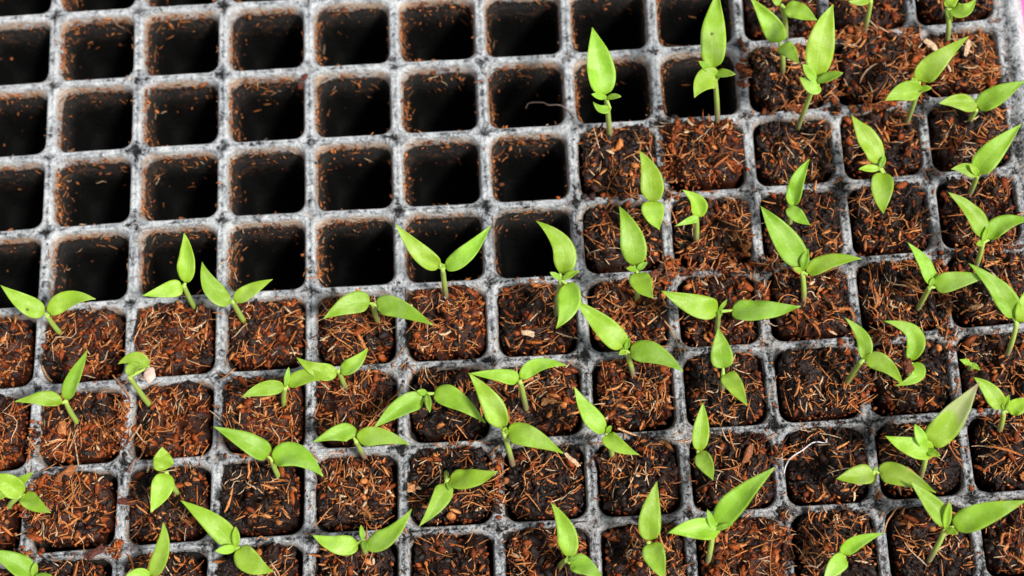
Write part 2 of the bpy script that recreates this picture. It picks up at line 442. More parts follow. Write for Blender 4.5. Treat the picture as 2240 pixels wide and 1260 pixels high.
def plug(c, r, red):
    rng = np.random.default_rng(1000+c*17+r*131); s = c*3.7+r*11.3
    x0, y0 = lat(c+.5, r-.5); x0 = float(x0); y0 = float(y0)
    org = np.array([x0, y0, 0.0]); hi = HIGH.get((c, r), rng.uniform(-.05, .07))
    hx = .392+rng.uniform(-.015, .022); hy = (.395+rng.uniform(-.012, .022))*ASP*1.03
    jx, jy = rng.uniform(-.013, .013, 2); jx += (c-5.5)*.0042; jy += .014
    M = 30; g = np.linspace(-1, 1, M); gx, gy = np.meshgrid(g, g); gx = gx.ravel(); gy = gy.ravel()
    mx = np.maximum(np.abs(gx), np.abs(gy)); nrm = (gx**4+gy**4)**.25+1e-9; k = mx/nrm
    px, py = gx*k, gy*k
    edge = 1+.13*fbm(px*1.7, py*1.7, s, 1.7, 5)
    X = px*hx*edge; Y = py*hy*edge
    def height(X, Y):
        q = np.clip(np.maximum(np.abs(X)/hx, np.abs(Y)/hy), 0, 1.1)
        return hi+.045*(1-q**4)+.13*fbm(X, Y, s, 2.9, 4)+.085*fbm(X, Y, s+5, 8, 3)-.07*q**8
    Z = height(X, Y)
    V = [np.stack([X, Y, Z], 1)]; idx = np.arange(M*M).reshape(M, M)
    F = [np.stack([idx[:-1, :-1], idx[:-1, 1:], idx[1:, 1:], idx[1:, :-1]], -1).reshape(-1, 4)]
    loop = np.concatenate([idx[0, :-1], idx[:-1, -1], idx[-1, :0:-1], idx[:0:-1, 0]])
    prev = loop; cnt = M*M
    for d, sh in ((.06, .995), (.16, .985), (.32, .97), (.7, .93)):
        j = 1+rng.normal(size=len(loop))*.018
        ring_ = np.stack([X[loop]*sh*j, Y[loop]*sh*j, Z[loop]-d], 1); V.append(ring_)
        new = cnt+np.arange(len(loop)); cnt += len(loop)
        F.append(np.stack([prev, new, np.roll(new, -1), np.roll(prev, -1)], 1)); prev = new
    V = np.concatenate(V); F = np.concatenate(F)
    kk = np.array([mnoise.noise(Vector((a*9, b_*9, s)))*.5+.5 for a, b_ in V[:, :2]])[:, None]
    dk = np.array([.010, .006, .005]); rd = np.array([.075, .016, .004])
    col = dk*(1-red*kk)+rd*red*kk; col[M*M:] = col[M*M:]*.3+np.array([.055, .013, .005])*.7
    # crumbs
    n = 600
    a = rng.uniform(-1, 1, (n, 2)); a[:60] = np.sign(a[:60])*np.abs(a[:60])**.3
    qx, qy = a[:, 0], a[:, 1]; kq = np.maximum(np.abs(qx), np.abs(qy))/((qx**4+qy**4)**.25+1e-9)
    GX = qx*kq*hx*1.0; GY = qy*kq*hy*1.0; GZ = height(GX, GY)
    sz = rng.lognormal(math.log(.0130), .55, n).clip(.005, .050)
    big = rng.random(n) < .045; sz[big] = rng.uniform(.030, .055, big.sum())
    S = np.stack([sz*rng.uniform(.8, 2.3, n), sz*rng.uniform(.45, 1.0, n), sz*rng.uniform(.35, .8, n)], 1)
    Pg = np.stack([GX, GY, GZ+sz*rng.uniform(-.2, .7, n)], 1)
    # crumbs on the visible flanks
    nf = 110; tt = rng.uniform(0, 2*math.pi, nf); cx = np.cos(tt); sy = np.sin(tt); kf = 1/((cx**4+sy**4)**.25)
    Pf = np.stack([cx*kf*hx, sy*kf*hy, np.full(nf, hi)-rng.uniform(.02, .3, nf)], 1); sf = rng.uniform(.01, .028, nf)
    Pg = np.concatenate([Pg, Pf]); S = np.concatenate([S, np.stack([sf, sf, sf*.8], 1)])
    gc = grain_cols(n, rng, red); gf = grain_cols(nf, rng, .75)*.8
    # patches: coir dust gathers in places, black crumb in others
    pn = fbm(GX, GY, s+9, 3.4, 3); m_ = (pn > .12+.25*(red-.5)) & (rng.random(n) < .85); gc[m_] = np.array([.02, .013, .011])*rng.uniform(.5, 1.6, (m_.sum(), 1))
    A, Fg, Cg = grains(Pg, S, np.concatenate([gc, gf]), rng)
    V2 = np.concatenate([V, A])+org
    o = mesh_np('soil_plug', V2, [F, Fg+len(V)], M_COIR, col=np.concatenate([col, Cg]), smooth=False, origin=(x0*U, y0*U, 0))
    o.location = (x0*U+jx*U, y0*U+jy*U, 0)
    tone = 'reddish' if red > .6 else ('brown' if red > .28 else 'blackish')
    if r > 0:
        tag(o, '%s coir plug, %s tray row from the bottom, %s column from the left' % (tone, ORD[8-r], ORD[c]), 'soil plug', 'coir soil plugs filling the tray cells')
    else:
        tag(o, '%s coir soil plug' % tone, 'soil plug', 'coir soil plugs filling the tray cells')
    # fibres
    nF = int(rng.uniform(140, 215))
    if (c, r) in ((1, 7), (10, 2), (11, 2), (2, 5), (10, 5), (4, 7), (11, 5)): nF += 60
    a = rng.uniform(-.97, .97, (nF, 2)); qx, qy = a[:, 0], a[:, 1]; kq = np.maximum(np.abs(qx), np.abs(qy))/((qx**4+qy**4)**.25+1e-9)
    FX = qx*kq*hx; FY = qy*kq*hy
    kp = (fbm(FX, FY, s+21, 3.5, 2)+rng.normal(0, .25, nF)) > (-.30 if red > .5 else -.12)
    FX = FX[kp]; FY = FY[kp]; nF = len(FX)
    FZ = height(FX, FY)+rng.uniform(.008, .038, nF)
    th = rng.uniform(0, 2*math.pi, nF); el = rng.normal(0, .16, nF)
    th = np.where(rng.random(nF) < .45, 2.5*fbm(FX, FY, s+3, 2.2, 2)+rng.normal(0, .35, nF)+s, th)
    D = np.stack([np.cos(th)*np.cos(el), np.sin(th)*np.cos(el), np.sin(el)], 1)
    L = rng.lognormal(math.log(.135), .58, nF).clip(.035, .46)
    # keep ends of long strands near the plug
    far = np.maximum(np.abs(FX+D[:, 0]*L*.5)/hx, np.abs(FY+D[:, 1]*L*.5)/hy) > 1.12
    L[far] *= .55
    rad = rng.uniform(.0038, .0078, nF); th2 = rng.random(nF) < .15; rad[th2] *= rng.uniform(1.6, 3.0, th2.sum()); L[th2] *= .8
    A, Ff, Cf = fibres(np.stack([FX, FY, FZ], 1), D, L, rad, fibre_cols(nF, rng, red), rng)
    f = mesh_np('coir_fibres', A+org, [Ff], M_FIBRE, col=Cf, parent=o, origin=(x0*U, y0*U, 0)); tag(f, kind='stuff')
for r in FILL:
    for c, red in FILL[r].items():
        if r == 0: continue
        plug(c, r, red)

# residue clinging inside the emptied cells
rng = np.random.default_rng(5)
GP = []; GS = []; FP = []; FD = []; FN = []; FLn = []
for r in range(0, 5):
    for c in range(0, 9):
        if c in FILL[r] or (r == 0 and c > 5): continue
        amt = rng.uniform(.5, 1.5)
        for k in range(int(190*amt)):
            side = rng.choice(4, p=[.52, .36, .07, .05])       # left, far, right, near
            d = .06+rng.exponential(.16)
            if d > .9: continue
            t = float(np.clip(rng.normal(-.05, .2), -.36, .36)) if rng.random() < .5 else rng.uniform(-.36, .36)
            half = float(np.interp(d, [.05, .1, .15, .24, .4, .65, 1], [.436, .428, .422, .411, .393, .368, .338]))
            p = {0: (-half, t), 1: (t, half), 2: (half, t), 3: (t, -half)}[side]
            # rounded corners
            q = (abs(p[0])**5+abs(p[1])**5)**.2
            p = (p[0]*half/q, p[1]*half/q)
            x, y = lat(c+.5+p[0], r-.5-p[1]); nx = -np.array([p[0], p[1], 0])/math.hypot(*p)
            pos = np.array([float(x), float(y), -d])
            if rng.random() < .8:
                GP.append(pos+nx*.004); s = min(rng.lognormal(math.log(.0075), .65), .032); GS.append((s*rng.uniform(.6, 2.2), s*rng.uniform(.5, 1), s*.5))
            else:
                FP.append(pos+nx*.008); tg = np.cross(nx, [0, 0, 1]); an = rng.uniform(0, math.pi)
                FD.append(tg*math.cos(an)+np.array([0, 0, 1])*math.sin(an)); FN.append(nx); FLn.append(rng.uniform(.04, .15))
GP = np.array(GP); n = len(GP)
oc = np.array([.50, .17, .05])*rng.uniform(.35, 1.1, (n, 1)); br = rng.random(n) < .3; oc[br] = np.array([.16, .05, .02])
A, Fg, Cg = grains(GP, np.array(GS), oc, rng, 1.0)
n = len(FP)
B_, Fb, Cb = fibres(np.array(FP), np.array(FD), np.array(FLn), rng.uniform(.004, .008, n), fibre_cols(n, rng, 1), rng, N=np.array(FN), lift=.1)
o = mesh_np('coir_residue', np.concatenate([A, B_]), [Fg, Fb+len(A)], M_FIBRE, col=np.concatenate([Cg, Cb]))
tag(o, 'orange coir crumbs clinging to the walls of the empty black cells', 'coir crumbs', kind='stuff')

# crumbs and strands spilled over the ridges
GP = []; GS = []; Gc = []; FP = []; FD = []; FLn = []
for k in range(2600):
    v = rng.uniform(0, 12); h = rng.uniform(0, 8.2)
    if rng.random() < .5: v = round(v)+rng.normal(0, .045)
    else: h = round(h)+rng.normal(0, .045)
    c, r = int(v), int(h)+1
    near = sum(1 for cc in (c-1, c, c+1) for rr in (r-1, r, r+1) if cc in FILL.get(rr, {}))
    keep = .04+.10*near
    if mnoise.noise(Vector((v*1.3, h*1.3, 2))) < .05: keep *= .25
    if rng.random() > keep: continue
    x, y = lat(v, h)
    if rng.random() < .74:
        s = min(rng.lognormal(math.log(.0085), .55), .03); GP.append((float(x), float(y), .006)); GS.append((s*1.4, s, s*.6))
    else:
        a = rng.uniform(0, 2*math.pi); FP.append((float(x), float(y), .018)); FD.append((math.cos(a), math.sin(a), 0)); FLn.append(rng.uniform(.05, .22))
# clumps heaped over the ridges in four places
for (v, h, sv, sh, n_) in ((8.12, 2.5, .09, .27, 170), (.98, 6.4, .07, .10, 60), (8.55, 4.02, .35, .05, 110), (9.1, 3.97, .1, .06, 50), (1.95, 5.5, .05, .22, 110),
                           (1.0, 6.98, .10, .05, 50), (10.98, 1.5, .06, .30, 260), (10.35, 1.0, .26, .06, 170), (10.0, 1.55, .05, .26, 150), (11.5, 4.02, .30, .05, 130), (10.2, 5.0, .22, .06, 130), (6.0, 6.5, .05, .22, 110),
                           (9.0, 6.3, .06, .06, 45), (10.97, 5.1, .05, .2, 50), (8.0, 3.9, .08, .06, 60), (1.96, 7.0, .07, .06, 40), (7.95, 4.1, .05, .1, 40), (9.5, 1.95, .25, .05, 60), (9.0, 1.4, .05, .15, 50), (10.5, 2.02, .2, .05, 60), (7.5, 2.98, .2, .04, 40),
                           (9.02, 4.4, .04, .2, 50), (11.0, 4.5, .05, .25, 110), (10.02, 5.5, .05, .2, 70), (3.5, 5.98, .2, .04, 40), (6.02, 5.4, .04, .2, 40), (10.9, 1.3, .06, .2, 80), (1.02, 5.6, .04, .15, 30), (9.0, 7.4, .05, .2, 60)):
    for k in range(n_):
        a, b_ = rng.normal(0, .8, 2)
        x, y = lat(v+a*sv, h+b_*sh); hgt = (.14 if n_ > 100 else .05)*math.exp(-(a*a+b_*b_)*.7)*rng.random()
        s = min(rng.lognormal(math.log(.016), .5), .04); GP.append((float(x), float(y), .004+hgt)); GS.append((s*1.4, s, s*.7))
        if rng.random() < .22:
            t = rng.uniform(0, 2*math.pi); FP.append((float(x), float(y), .03+hgt)); FD.append((math.cos(t), math.sin(t), .1)); FLn.append(rng.uniform(.06, .24))
n = len(GP); A, Fg, Cg = grains(np.array(GP), np.array(GS), grain_cols(n, rng, .7)*1.1, rng)
n = len(FP); FD = np.array(FD); FD /= np.linalg.norm(FD, axis=1)[:, None]
B_, Fb, Cb = fibres(np.array(FP), FD, np.array(FLn), rng.uniform(.004, .007, n), fibre_cols(n, rng, 1), rng, lift=.12)
o = mesh_np('spilled_coir', np.concatenate([A, B_]), [Fg, Fb+len(A)], M_FIBRE, col=np.concatenate([Cg, Cb]), smooth=False)
tag(o, 'loose reddish coir crumbs and strands spilled across the whitened tray ridges', 'coir crumbs', kind='stuff')

# ------------------------------------------------------------------ seedlings
REG = {1: (0, 0), 2: (745, 0), 3: (1490, 0), 4: (0, 420), 5: (745, 420), 6: (1490, 420), 7: (0, 840), 8: (745, 840), 9: (1490, 840)}
ZF = 2240/750
def px(reg, p): return (REG[reg][0]+p[0]/ZF, REG[reg][1]+p[1]/ZF)
def climb(N, p, elev):
    z = N[2]; te = math.tan(math.radians(elev))
    for _ in range(30):
        Q = at(p[0], p[1], z); z += .5*(N[2]+te*math.hypot(Q[0]-N[0], Q[1]-N[1])-z)
    return at(p[0], p[1], z)
def leaf(name, N, b, m, t, wpx, elev, rng, parent, org, arch=.05, fold=.16, small=False, curl=None, mat=None):
    B0 = climb(N, b, elev*.5); M0 = climb(N, m, elev); T0 = climb(N, t, elev*1.0)
    chord = T0-B0; L = np.linalg.norm(chord)
    M0 = at(m[0], m[1], M0[2]+arch*L)
    Q = 2*M0-.5*(B0+T0)                       # quadratic through the middle
    NV, NU = (22, 9) if not small else (10, 5)
    tv = np.linspace(0, 1, NV)[:, None]
    cen = (1-tv)**2*B0+2*tv*(1-tv)*Q+tv*tv*T0
    if curl is None: curl = rng.uniform(-.03, .05)
    cen[:, 2] += curl*L*np.clip((tv[:, 0]-.72)/.28, 0, 1)**2
    tan = np.gradient(cen, axis=0); tan /= np.linalg.norm(tan, axis=1)[:, None]
    view = C-(B0+T0)/2; view /= np.linalg.norm(view)
    nrm = np.array([0, 0, .55])+view*.45
    S = np.cross(tan, nrm); S /= np.linalg.norm(S, axis=1)[:, None]; Nn = np.cross(S, tan)
    roll = math.radians(rng.uniform(-14, 14)); S, Nn = S*math.cos(roll)+Nn*math.sin(roll), Nn*math.cos(roll)-S*math.sin(roll)
    a, b_ = (.50, 1.0) if not small else (.75, .85)
    pk = a/(a+b_); t1 = tv[:, 0]
    prof = (np.clip(t1, 0, 1)**a*np.clip(1-t1, 0, 1)**b_)/(pk**a*(1-pk)**b_)
    prof = np.maximum(prof, np.where(t1 < .5, .10, .035))
    dist = np.dot(C-(B0+T0)/2, -(-R[:, 2]) )
    W = wpx/ZF*abs(dist)/FPX*.5/max(.85, math.cos(fold))
    us = np.linspace(-1, 1, NU)
    ph1, ph2 = rng.uniform(0, 6.28, 2); amp = rng.uniform(.8, 3.0); V = []
    for i in range(NV):
        for u in us:
            wv = amp*(.05*math.sin(t1[i]*9+ph1+u*1.5)*abs(u)**1.5+.03*math.sin(t1[i]*17+ph2)*abs(u))+.05*amp*math.sin(t1[i]*6+ph2+u*2.2)
            wv -= .0
            V.append(cen[i]+S[i]*(u*W*prof[i])+Nn[i]*W*prof[i]*(fold*abs(u)**1.6*1.6+wv))
    V = np.array(V); th = .010 if not small else .009
    un = np.repeat(Nn, NU, axis=0); Vb = V-un*th
    idx = np.arange(NV*NU).reshape(NV, NU)
    q = np.stack([idx[:-1, :-1], idx[:-1, 1:], idx[1:, 1:], idx[1:, :-1]], -1).reshape(-1, 4)
    lo = np.concatenate([idx[0, :-1], idx[:-1, -1], idx[-1, :0:-1], idx[:0:-1, 0]]); n = NV*NU
    # the underside meets the top along the margin
    rimq = np.stack([lo, lo+n, np.roll(lo, -1)+n, np.roll(lo, -1)], 1)
    uv = np.array([((u+1)/2, t1[i]) for i in range(NV) for u in us]); uv = np.concatenate([uv, uv])
    return mesh_np(name, np.concatenate([V, Vb]), [q, q[:, ::-1]+n, rimq], mat or M_LEAF, uv=uv, parent=parent, origin=org), B0
def tube(name, pts, rads, cols, parent, org, sides=8):
    pts = np.array(pts); n = len(pts); tan = np.gradient(pts, axis=0); tan /= np.linalg.norm(tan, axis=1)[:, None]
    ref = np.array([1.0, 0, 0]); V = []
    for i in range(n):
        s = np.cross(tan[i], ref); s /= np.linalg.norm(s); q = np.cross(s, tan[i])
        for k in range(sides):
            a = 2*math.pi*k/sides; V.append(pts[i]+(s*math.cos(a)+q*math.sin(a))*rads[i])
    F = [(i*sides+k, i*sides+(k+1) % sides, (i+1)*sides+(k+1) % sides, (i+1)*sides+k) for i in range(n-1) for k in range(sides)]
    V.append(pts[0]); V.append(pts[-1]); a, b_ = len(V)-2, len(V)-1
    T3 = [(a, (k+1) % sides, k) for k in range(sides)]+[(b_, (n-1)*sides+k, (n-1)*sides+(k+1) % sides) for k in range(sides)]
    col = np.concatenate([np.repeat(cols, sides, axis=0), cols[:1], cols[-1:]])
    return V, F, T3, col
def seedling(i, reg, base, node, leaves, young, label, purple=None, hgt=None):
    rng = np.random.default_rng(400+i); g = px(reg, base); nd = px(reg, node)
    G = at(g[0], g[1], .05)
    # height of the node: where the line of sight passes nearest the upright over the base
    best = None
    for z in np.linspace(.30, 1.25, 40):
        Q = at(nd[0], nd[1], z); d = math.hypot(Q[0]-G[0], Q[1]-G[1])+abs(z-.62)*.25
        if best is None or d < best[0]: best = (d, z)
    N = at(nd[0], nd[1], hgt if hgt else best[1])
    org = G*U
    root = empty('pepper_seedling', org); tag(root, label, 'seedling', 'young seedlings growing from the soil plugs')
    if purple is None: purple = 0.0 if g[0] < 700 else rng.uniform(.5, 1)
    ts = np.linspace(0, 1, 14)[:, None]
    # stem leaves the soil upright, then leans
    K = G+(N-G)*.5; K[2] += .06; K[:2] = G[:2]+(N[:2]-G[:2])*.38
    down = np.array([0, 0, -.10])
    pts = (1-ts)**2*(G+down)+2*ts*(1-ts)*K+ts*ts*N
    t1 = ts[:, 0]; rad = .031-.005*t1; rad[-1] *= .8
    green = np.array([.42, .62, .08]); pur = np.array([.30, .17, .13])
    mixf = np.clip((.52-t1)/.30, 0, 1)[:, None]*purple
    cols = green*(1-mixf)+pur*mixf
    V, F, T3, col = tube('stem', pts, rad, cols, root, org)
    mesh_np('stem', V, [np.array(F), np.array(T3)], M_STEM, col=col, parent=root, origin=org)
    for lf in leaves:
        b, m, t, wd = lf[:4]; ox = lf[4] if len(lf) > 4 else {}
        el = ox.get('el', rng.uniform(14, 24))
        if t[0] > b[0]+90 and el < 20: el += 9
        B = px(reg, b); o, B0 = leaf('leaf', N, B, px(reg, m), px(reg, t), wd, el, rng, root, org, arch=ox.get('arch', .05), fold=ox.get('fold', rng.uniform(.12, .24)), curl=ox.get('curl'), mat=M_LEAF_B if ox.get('bleach') else None)
        # leaf stalk
        tv = np.linspace(0, 1, 6)[:, None]; E = B0+(B0-N)*.10; pp = N*(1-tv)+E*tv; pp[:, 2] -= .012
        if np.linalg.norm(B0-N) > .03:
            V, F, T3, col = tube('leaf_stalk', pp, np.linspace(.021, .014, 6), np.tile(green*1.0, (6, 1)), root, org)
            mesh_np('leaf_stalk', V, [np.array(F), np.array(T3)], M_STEM, col=col, parent=o, origin=(0, 0, 0)).location = -np.array(org)
    for yg in young:
        t, wd = yg[:2]; T = px(reg, t); mid = ((nd[0]*.5+T[0]*.5), (nd[1]*.5+T[1]*.5))
        leaf('young_leaf', N, nd, mid, T, wd, 38, rng, root, org, arch=.03, fold=.3, small=True)
    return root, N

S_ = [
 (2,(1760,900),(1735,640),[((1720,620),(1690,410),(1645,180),178),((1760,700),(1705,715),(1650,665),62,{'el':5})],[((1640,615),42),((1832,628),42)],'lone upright seedling at top centre whose tall leaf rises over an empty cell'),
 (3,(240,810),(215,480),[((215,440),(213,210),(240,-60),172),((245,505),(150,530),(88,640),150,{'el':12})],[((115,400),52),((352,485),58)],'seedling on the tall reddish mound, its big leaf running off the top edge'),
 (3,(670,460),(650,290),[((640,275),(585,160),(450,-20),138),((655,300),(705,340),(768,415),112,{'el':8})],[],'seedling with a pointed leaf leaning up left, nick at its leaf base, near top right'),
 (3,(690,225),(655,30),[((680,50),(780,80),(885,135),120,{'el':4}),((650,20),(620,0),(585,-30),60)],[],'blurred seedling cut by the top edge with a broad droopy leaf pointing right'),
 (3,(765,825),(880,535),[((890,500),(920,250),(992,32),180),((900,555),(850,560),(772,500),105,{'el':8})],[((795,418),62),((1057,475),66)],'stout seedling with a broad bright upright leaf and folded lower leaf, upper right'),
 (3,(1200,205),(1240,0),[((1230,-5),(1160,10),(1092,10),62),((1245,-10),(1250,-80),(1260,-180),90)],[],'seedling at the top edge showing mostly its stem and one small left leaf tip'),
 (3,(1750,240),(1735,60),[((1745,50),(1775,-10),(1840,-70),85),((1770,60),(1850,70),(1925,-5),95,{'curl':.1,'fold':.35})],[((1768,140),32)],'curled seedling with cupped leaves at the top right corner'),
 (3,(1480,790),(1550,585),[((1560,530),(1660,410),(1877,240),145),((1570,600),(1450,600),(1335,660),130,{'el':10})],[((1508,503),42),((1636,573),42)],'seedling with brown spots on a leaf slanting up right, upper right'),
 (3,(1875,810),(1930,715),[((1935,700),(2070,620),(2250,525),135),((1930,712),(1810,665),(1683,680),108,{'el':8})],[],'seedling at the right edge with a pale broad leaf on either side, no young leaves'),
 (3,(1340,1200),(1300,1100),[((1295,1065),(1220,915),(1112,760),145),((1320,1130),(1312,1260),(1320,1396),142,{'el':5})],[((1162,1105),52),((1332,1020),38)],'seedling with one leaf pointing up left and one straight down, right side'),
 (3,(1895,1250),(1935,1145),[((1930,1125),(2040,990),(2222,812),152),((1935,1150),(1860,1105),(1765,1105),85,{'el':10})],[((1883,1078),36),((1958,1135),25)],'right edge seedling with glossy ribbed leaf slanting up right, small oval left leaf'),
 (6,(710,220),(712,90),[((735,90),(760,-60),(838,-212),98,{'fold':.4}),((700,100),(765,160),(842,218),92,{'el':2,'curl':.06})],[],'narrow twisted seedling with notched leaf edge, between two bigger plants'),
 (5,(2045,215),(2025,68),[((2025,60),(2030,-90),(1953,-274),152),((2030,62),(2048,150),(2082,246),150,{'el':8})],[],'seedling with a long leaf up and a stubby leaf down, pinched pale node between'),
 (5,(1940,705),(1932,510),[((1920,480),(1905,300),(1820,88),168),((1940,530),(1975,610),(2042,695),145,{'el':8})],[((1868,498),38),((2003,458),40)],'seedling with dark green pointed leaf above a small diamond shaped leaf, centre right'),
 (5,(1405,795),(1440,570),[((1435,530),(1450,360),(1278,190),150,{'arch':.08}),((1475,598),(1492,740),(1408,890),155,{'el':4})],[((1368,523),36),((1558,515),42)],'seedling with hooked upper leaf and long hanging lower leaf beside the last empty cell'),
 (5,(690,690),(668,500),[((645,490),(510,385),(358,208),120),((685,490),(830,395),(980,215),118)],[((652,462),28),((680,470),20)],'seedling whose two narrow leaves open as a wide V over an empty cell'),
 (5,(235,830),(212,730),[((235,740),(380,760),(604,872),135,{'el':6}),((190,725),(60,735),(-112,830),145,{'el':8})],[],'seedling with two leaves spread flat left and right just under the empty cells'),
 (5,(1915,1200),(1862,1035),[((1850,1012),(1720,880),(1523,698),152),((1890,1048),(2050,1060),(2237,1172),148,{'el':8})],[((1888,952),34),((1820,1062),36)],'large seedling with long pale leaf up left and darker blunt leaf right, mid tray'),
 (6,(235,895),(245,778),[((240,770),(80,735),(-128,645),152),((330,772),(520,775),(778,752),148,{'el':6})],[((300,703),26),((262,805),32)],'widest seedling with two long level leaves, the right one on a clear stalk'),
 (6,(100,345),(100,168),[((100,160),(100,70),(10,-8),100,{'fold':.4,'curl':.08}),((115,175),(60,185),(-40,225),52,{'el':2})],[],'small crinkled seedling with curled leaf tip and narrow side leaf'),
 (6,(805,730),(790,520),[((785,475),(665,295),(520,93),170),((825,535),(970,455),(1178,435),115,{'el':8})],[((828,370),56),((733,498),38)],'big seedling with pale spotted leaf up left and dark smooth leaf right'),
 (6,(1550,755),(1625,620),[((1635,605),(1590,470),(1480,335),98),((1660,620),(1790,580),(2030,545),128,{'el':8})],[((1652,560),32)],'seedling leaning right with narrow upright leaf and a right leaf tucked behind its neighbour'),
 (6,(1925,500),(1970,330),[((1982,295),(1900,140),(1745,0),122),((2010,310),(2110,210),(2290,180),122,{'el':6})],[((2005,225),38),((1930,345),40)],'hairy stemmed seedling near right edge with wavy right leaf out of frame'),
 (6,(2132,1075),(2192,850),[((2172,822),(2080,650),(1878,468),138),((2210,850),(2270,700),(2330,560),110)],[((2208,785),28)],'tall purple footed seedling at the right edge with long leaf up left'),
 (6,(270,1285),(275,1190),[((275,1150),(262,1040),(243,888),145),((290,1190),(350,1270),(430,1394),122,{'el':6})],[],'bright seedling with soil crumb on its rounded upper leaf and blunt lower leaf'),
 (6,(1075,1250),(1180,1105),[((1185,1090),(1190,960),(1068,823),98),((1200,1095),(1330,1130),(1452,1262),115,{'el':6})],[],'seedling leaning right with a hooked upright leaf and a leaf sloping down right'),
 (6,(1490,1180),(1478,1110),[((1485,1100),(1520,930),(1322,843),118,{'arch':.08}),((1515,1120),(1540,1200),(1400,1266),92,{'el':4,'arch':.08})],[],'seedling shaped like a letter C with a soil clod on its node'),
 (6,(1895,1150),(1888,1125),[((1885,1122),(1855,1108),(1820,1095),40,{'el':5}),((1893,1128),(1922,1140),(1955,1165),38,{'el':5})],[],'tiny sprout with two grey green oval seed leaves close to the soil'),
 (9,(2080,320),(2105,175),[((2090,165),(2020,50),(1912,-45),112),((2135,178),(2210,140),(2320,100),105,{'el':8})],[((2140,73),45)],'seedling at the right edge with bent pale stem and rounded young leaf'),
 (9,(125,520),(112,440),[((115,435),(132,280),(142,125),108),((115,450),(165,530),(206,627),112,{'el':6})],[],'slim seedling with narrow upright leaf over a small pointed one, no visible stem'),
 (9,(1572,605),(1600,430),[((1625,390),(1760,230),(1943,-5),182,{'bleach':1}),((1650,440),(1500,410),(1332,342),135,{'el':10})],[((1528,262),72),((1690,468),52)],'largest seedling with a leaf half bleached and tan at its tip, bottom right'),
 (9,(1255,640),(1262,565),[((1258,590),(1150,600),(1013,620),135,{'el':8}),((1295,580),(1440,600),(1662,712),142,{'el':6})],[((1277,545),22)],'low seedling with folded triangular left leaf and long right leaf crossing its neighbour'),
 (9,(1625,1150),(1725,950),[((1735,920),(1640,790),(1498,640),125),((1780,930),(1980,850),(2252,765),165,{'el':12})],[((1755,770),52),((1808,978),48)],'big seedling in the bottom right with thick bent stem and wide leaf to the edge'),
 (9,(175,1175),(212,950),[((225,930),(385,745),(607,550),158),((250,965),(90,945),(-85,972),140,{'el':10})],[((172,822),44),((337,915),38)],'large seedling with long leaf slanting up right above a bare reddish plug, bottom'),
 (9,(1030,1240),(1062,1125),[((1060,1112),(1140,1035),(1322,975),92,{'fold':.35}),((1075,1135),(1005,1195),(930,1310),118,{'el':4})],[],'rough leaved seedling at the bottom with crinkled narrow leaf pointing right'),
 (8,(2022,1110),(2012,1035),[((2020,1020),(2025,850),(2067,638),145),((2030,1042),(2062,1140),(2115,1280),152,{'el':6})],[],'upright seedling with smooth pointed leaf above a broad leaf cut by the bottom edge'),
 (8,(1425,1195),(1480,1150),[((1485,1130),(1475,960),(1377,782),132),((1500,1172),(1600,1200),(1725,1300),130,{'el':6})],[((1542,1145),36)],'bottom edge seedling with a spotted narrow upright leaf and one cropped leaf right'),
 (8,(1785,505),(1738,320),[((1728,310),(1620,190),(1528,22),122),((1740,335),(1810,400),(1948,464),102,{'el':4,'curl':.05,'fold':.35})],[((1768,272),34)],'seedling with notched leaf up left and narrow leaf curling up at its tip'),
 (8,(1125,525),(1068,320),[((1050,285),(985,120),(838,-68),148),((1095,320),(1240,345),(1453,452),148,{'el':8})],[((1082,282),34),((1105,305),24)],'tall straight stemmed seedling with long leaf up left and tapered leaf right, bottom centre'),
 (8,(590,140),(565,62),[((540,105),(400,150),(216,290),132,{'el':2}),((612,60),(760,110),(946,252),138,{'el':2})],[((498,46),42),((582,182),42)],'seedling arched like a roof with both leaves drooping from a bent top'),
 (8,(150,470),(100,372),[((85,350),(0,320),(-182,382),122,{'el':8}),((115,372),(250,340),(452,398),125,{'el':8})],[],'low spread seedling with a blunt left leaf and a tapering right leaf, purple foot'),
 (8,(692,560),(695,640),[((680,652),(645,760),(513,932),125,{'el':4}),((712,618),(850,620),(1027,572),138,{'el':10})],[((722,695),28)],'nodding seedling with one leaf hanging down left and one wide leaf right',.2,.42),
 (8,(160,1110),(148,1020),[((110,1040),(-20,1050),(-187,985),130,{'el':8}),((165,1035),(310,1000),(463,815),135,{'el':14})],[((133,923),34),((167,1097),42)],'seedling shaped like a smile with four leaves in a cross, bottom edge'),
 (7,(1580,1150),(1545,1070),[((1520,1045),(1400,915),(1183,763),145),((1565,1070),(1650,1170),(1785,1225),155,{'el':4,'curl':.06})],[((1540,933),52),((1408,1092),58)],'seedling with four leaves, the longest running up left across a ridge, bottom'),
 (7,(1015,1330),(985,1265),[((985,1255),(1060,1090),(1068,905),112),((975,1262),(900,1240),(820,1260),80)],[],'seedling at the bottom edge showing one bright upright curved leaf'),
 (7,(1152,712),(1085,575),[((1080,560),(1063,490),(1062,412),135,{'fold':.1}),((1080,585),(1050,700),(983,838),145,{'el':4})],[],'seedling with a short round upper leaf and spoon shaped lower leaf, bottom left'),
 (7,(1818,608),(1775,492),[((1750,472),(1620,385),(1393,278),140),((1785,500),(1940,475),(2112,604),165,{'el':8})],[],'seedling with broad pale left leaf and equally broad blunt right leaf, lower left'),
 (7,(40,800),(145,735),[((140,730),(50,650),(-60,600),142),((160,720),(220,780),(332,842),112,{'el':6})],[],'seedling cut by the left edge with dark triangular leaf pointing down right'),
 (7,(20,700),(90,660),[((100,655),(150,625),(218,573),62,{'el':14}),((80,662),(20,720),(-60,760),60,{'el':4})],[],'partly hidden seedling at the left edge with one narrow leaf up right'),
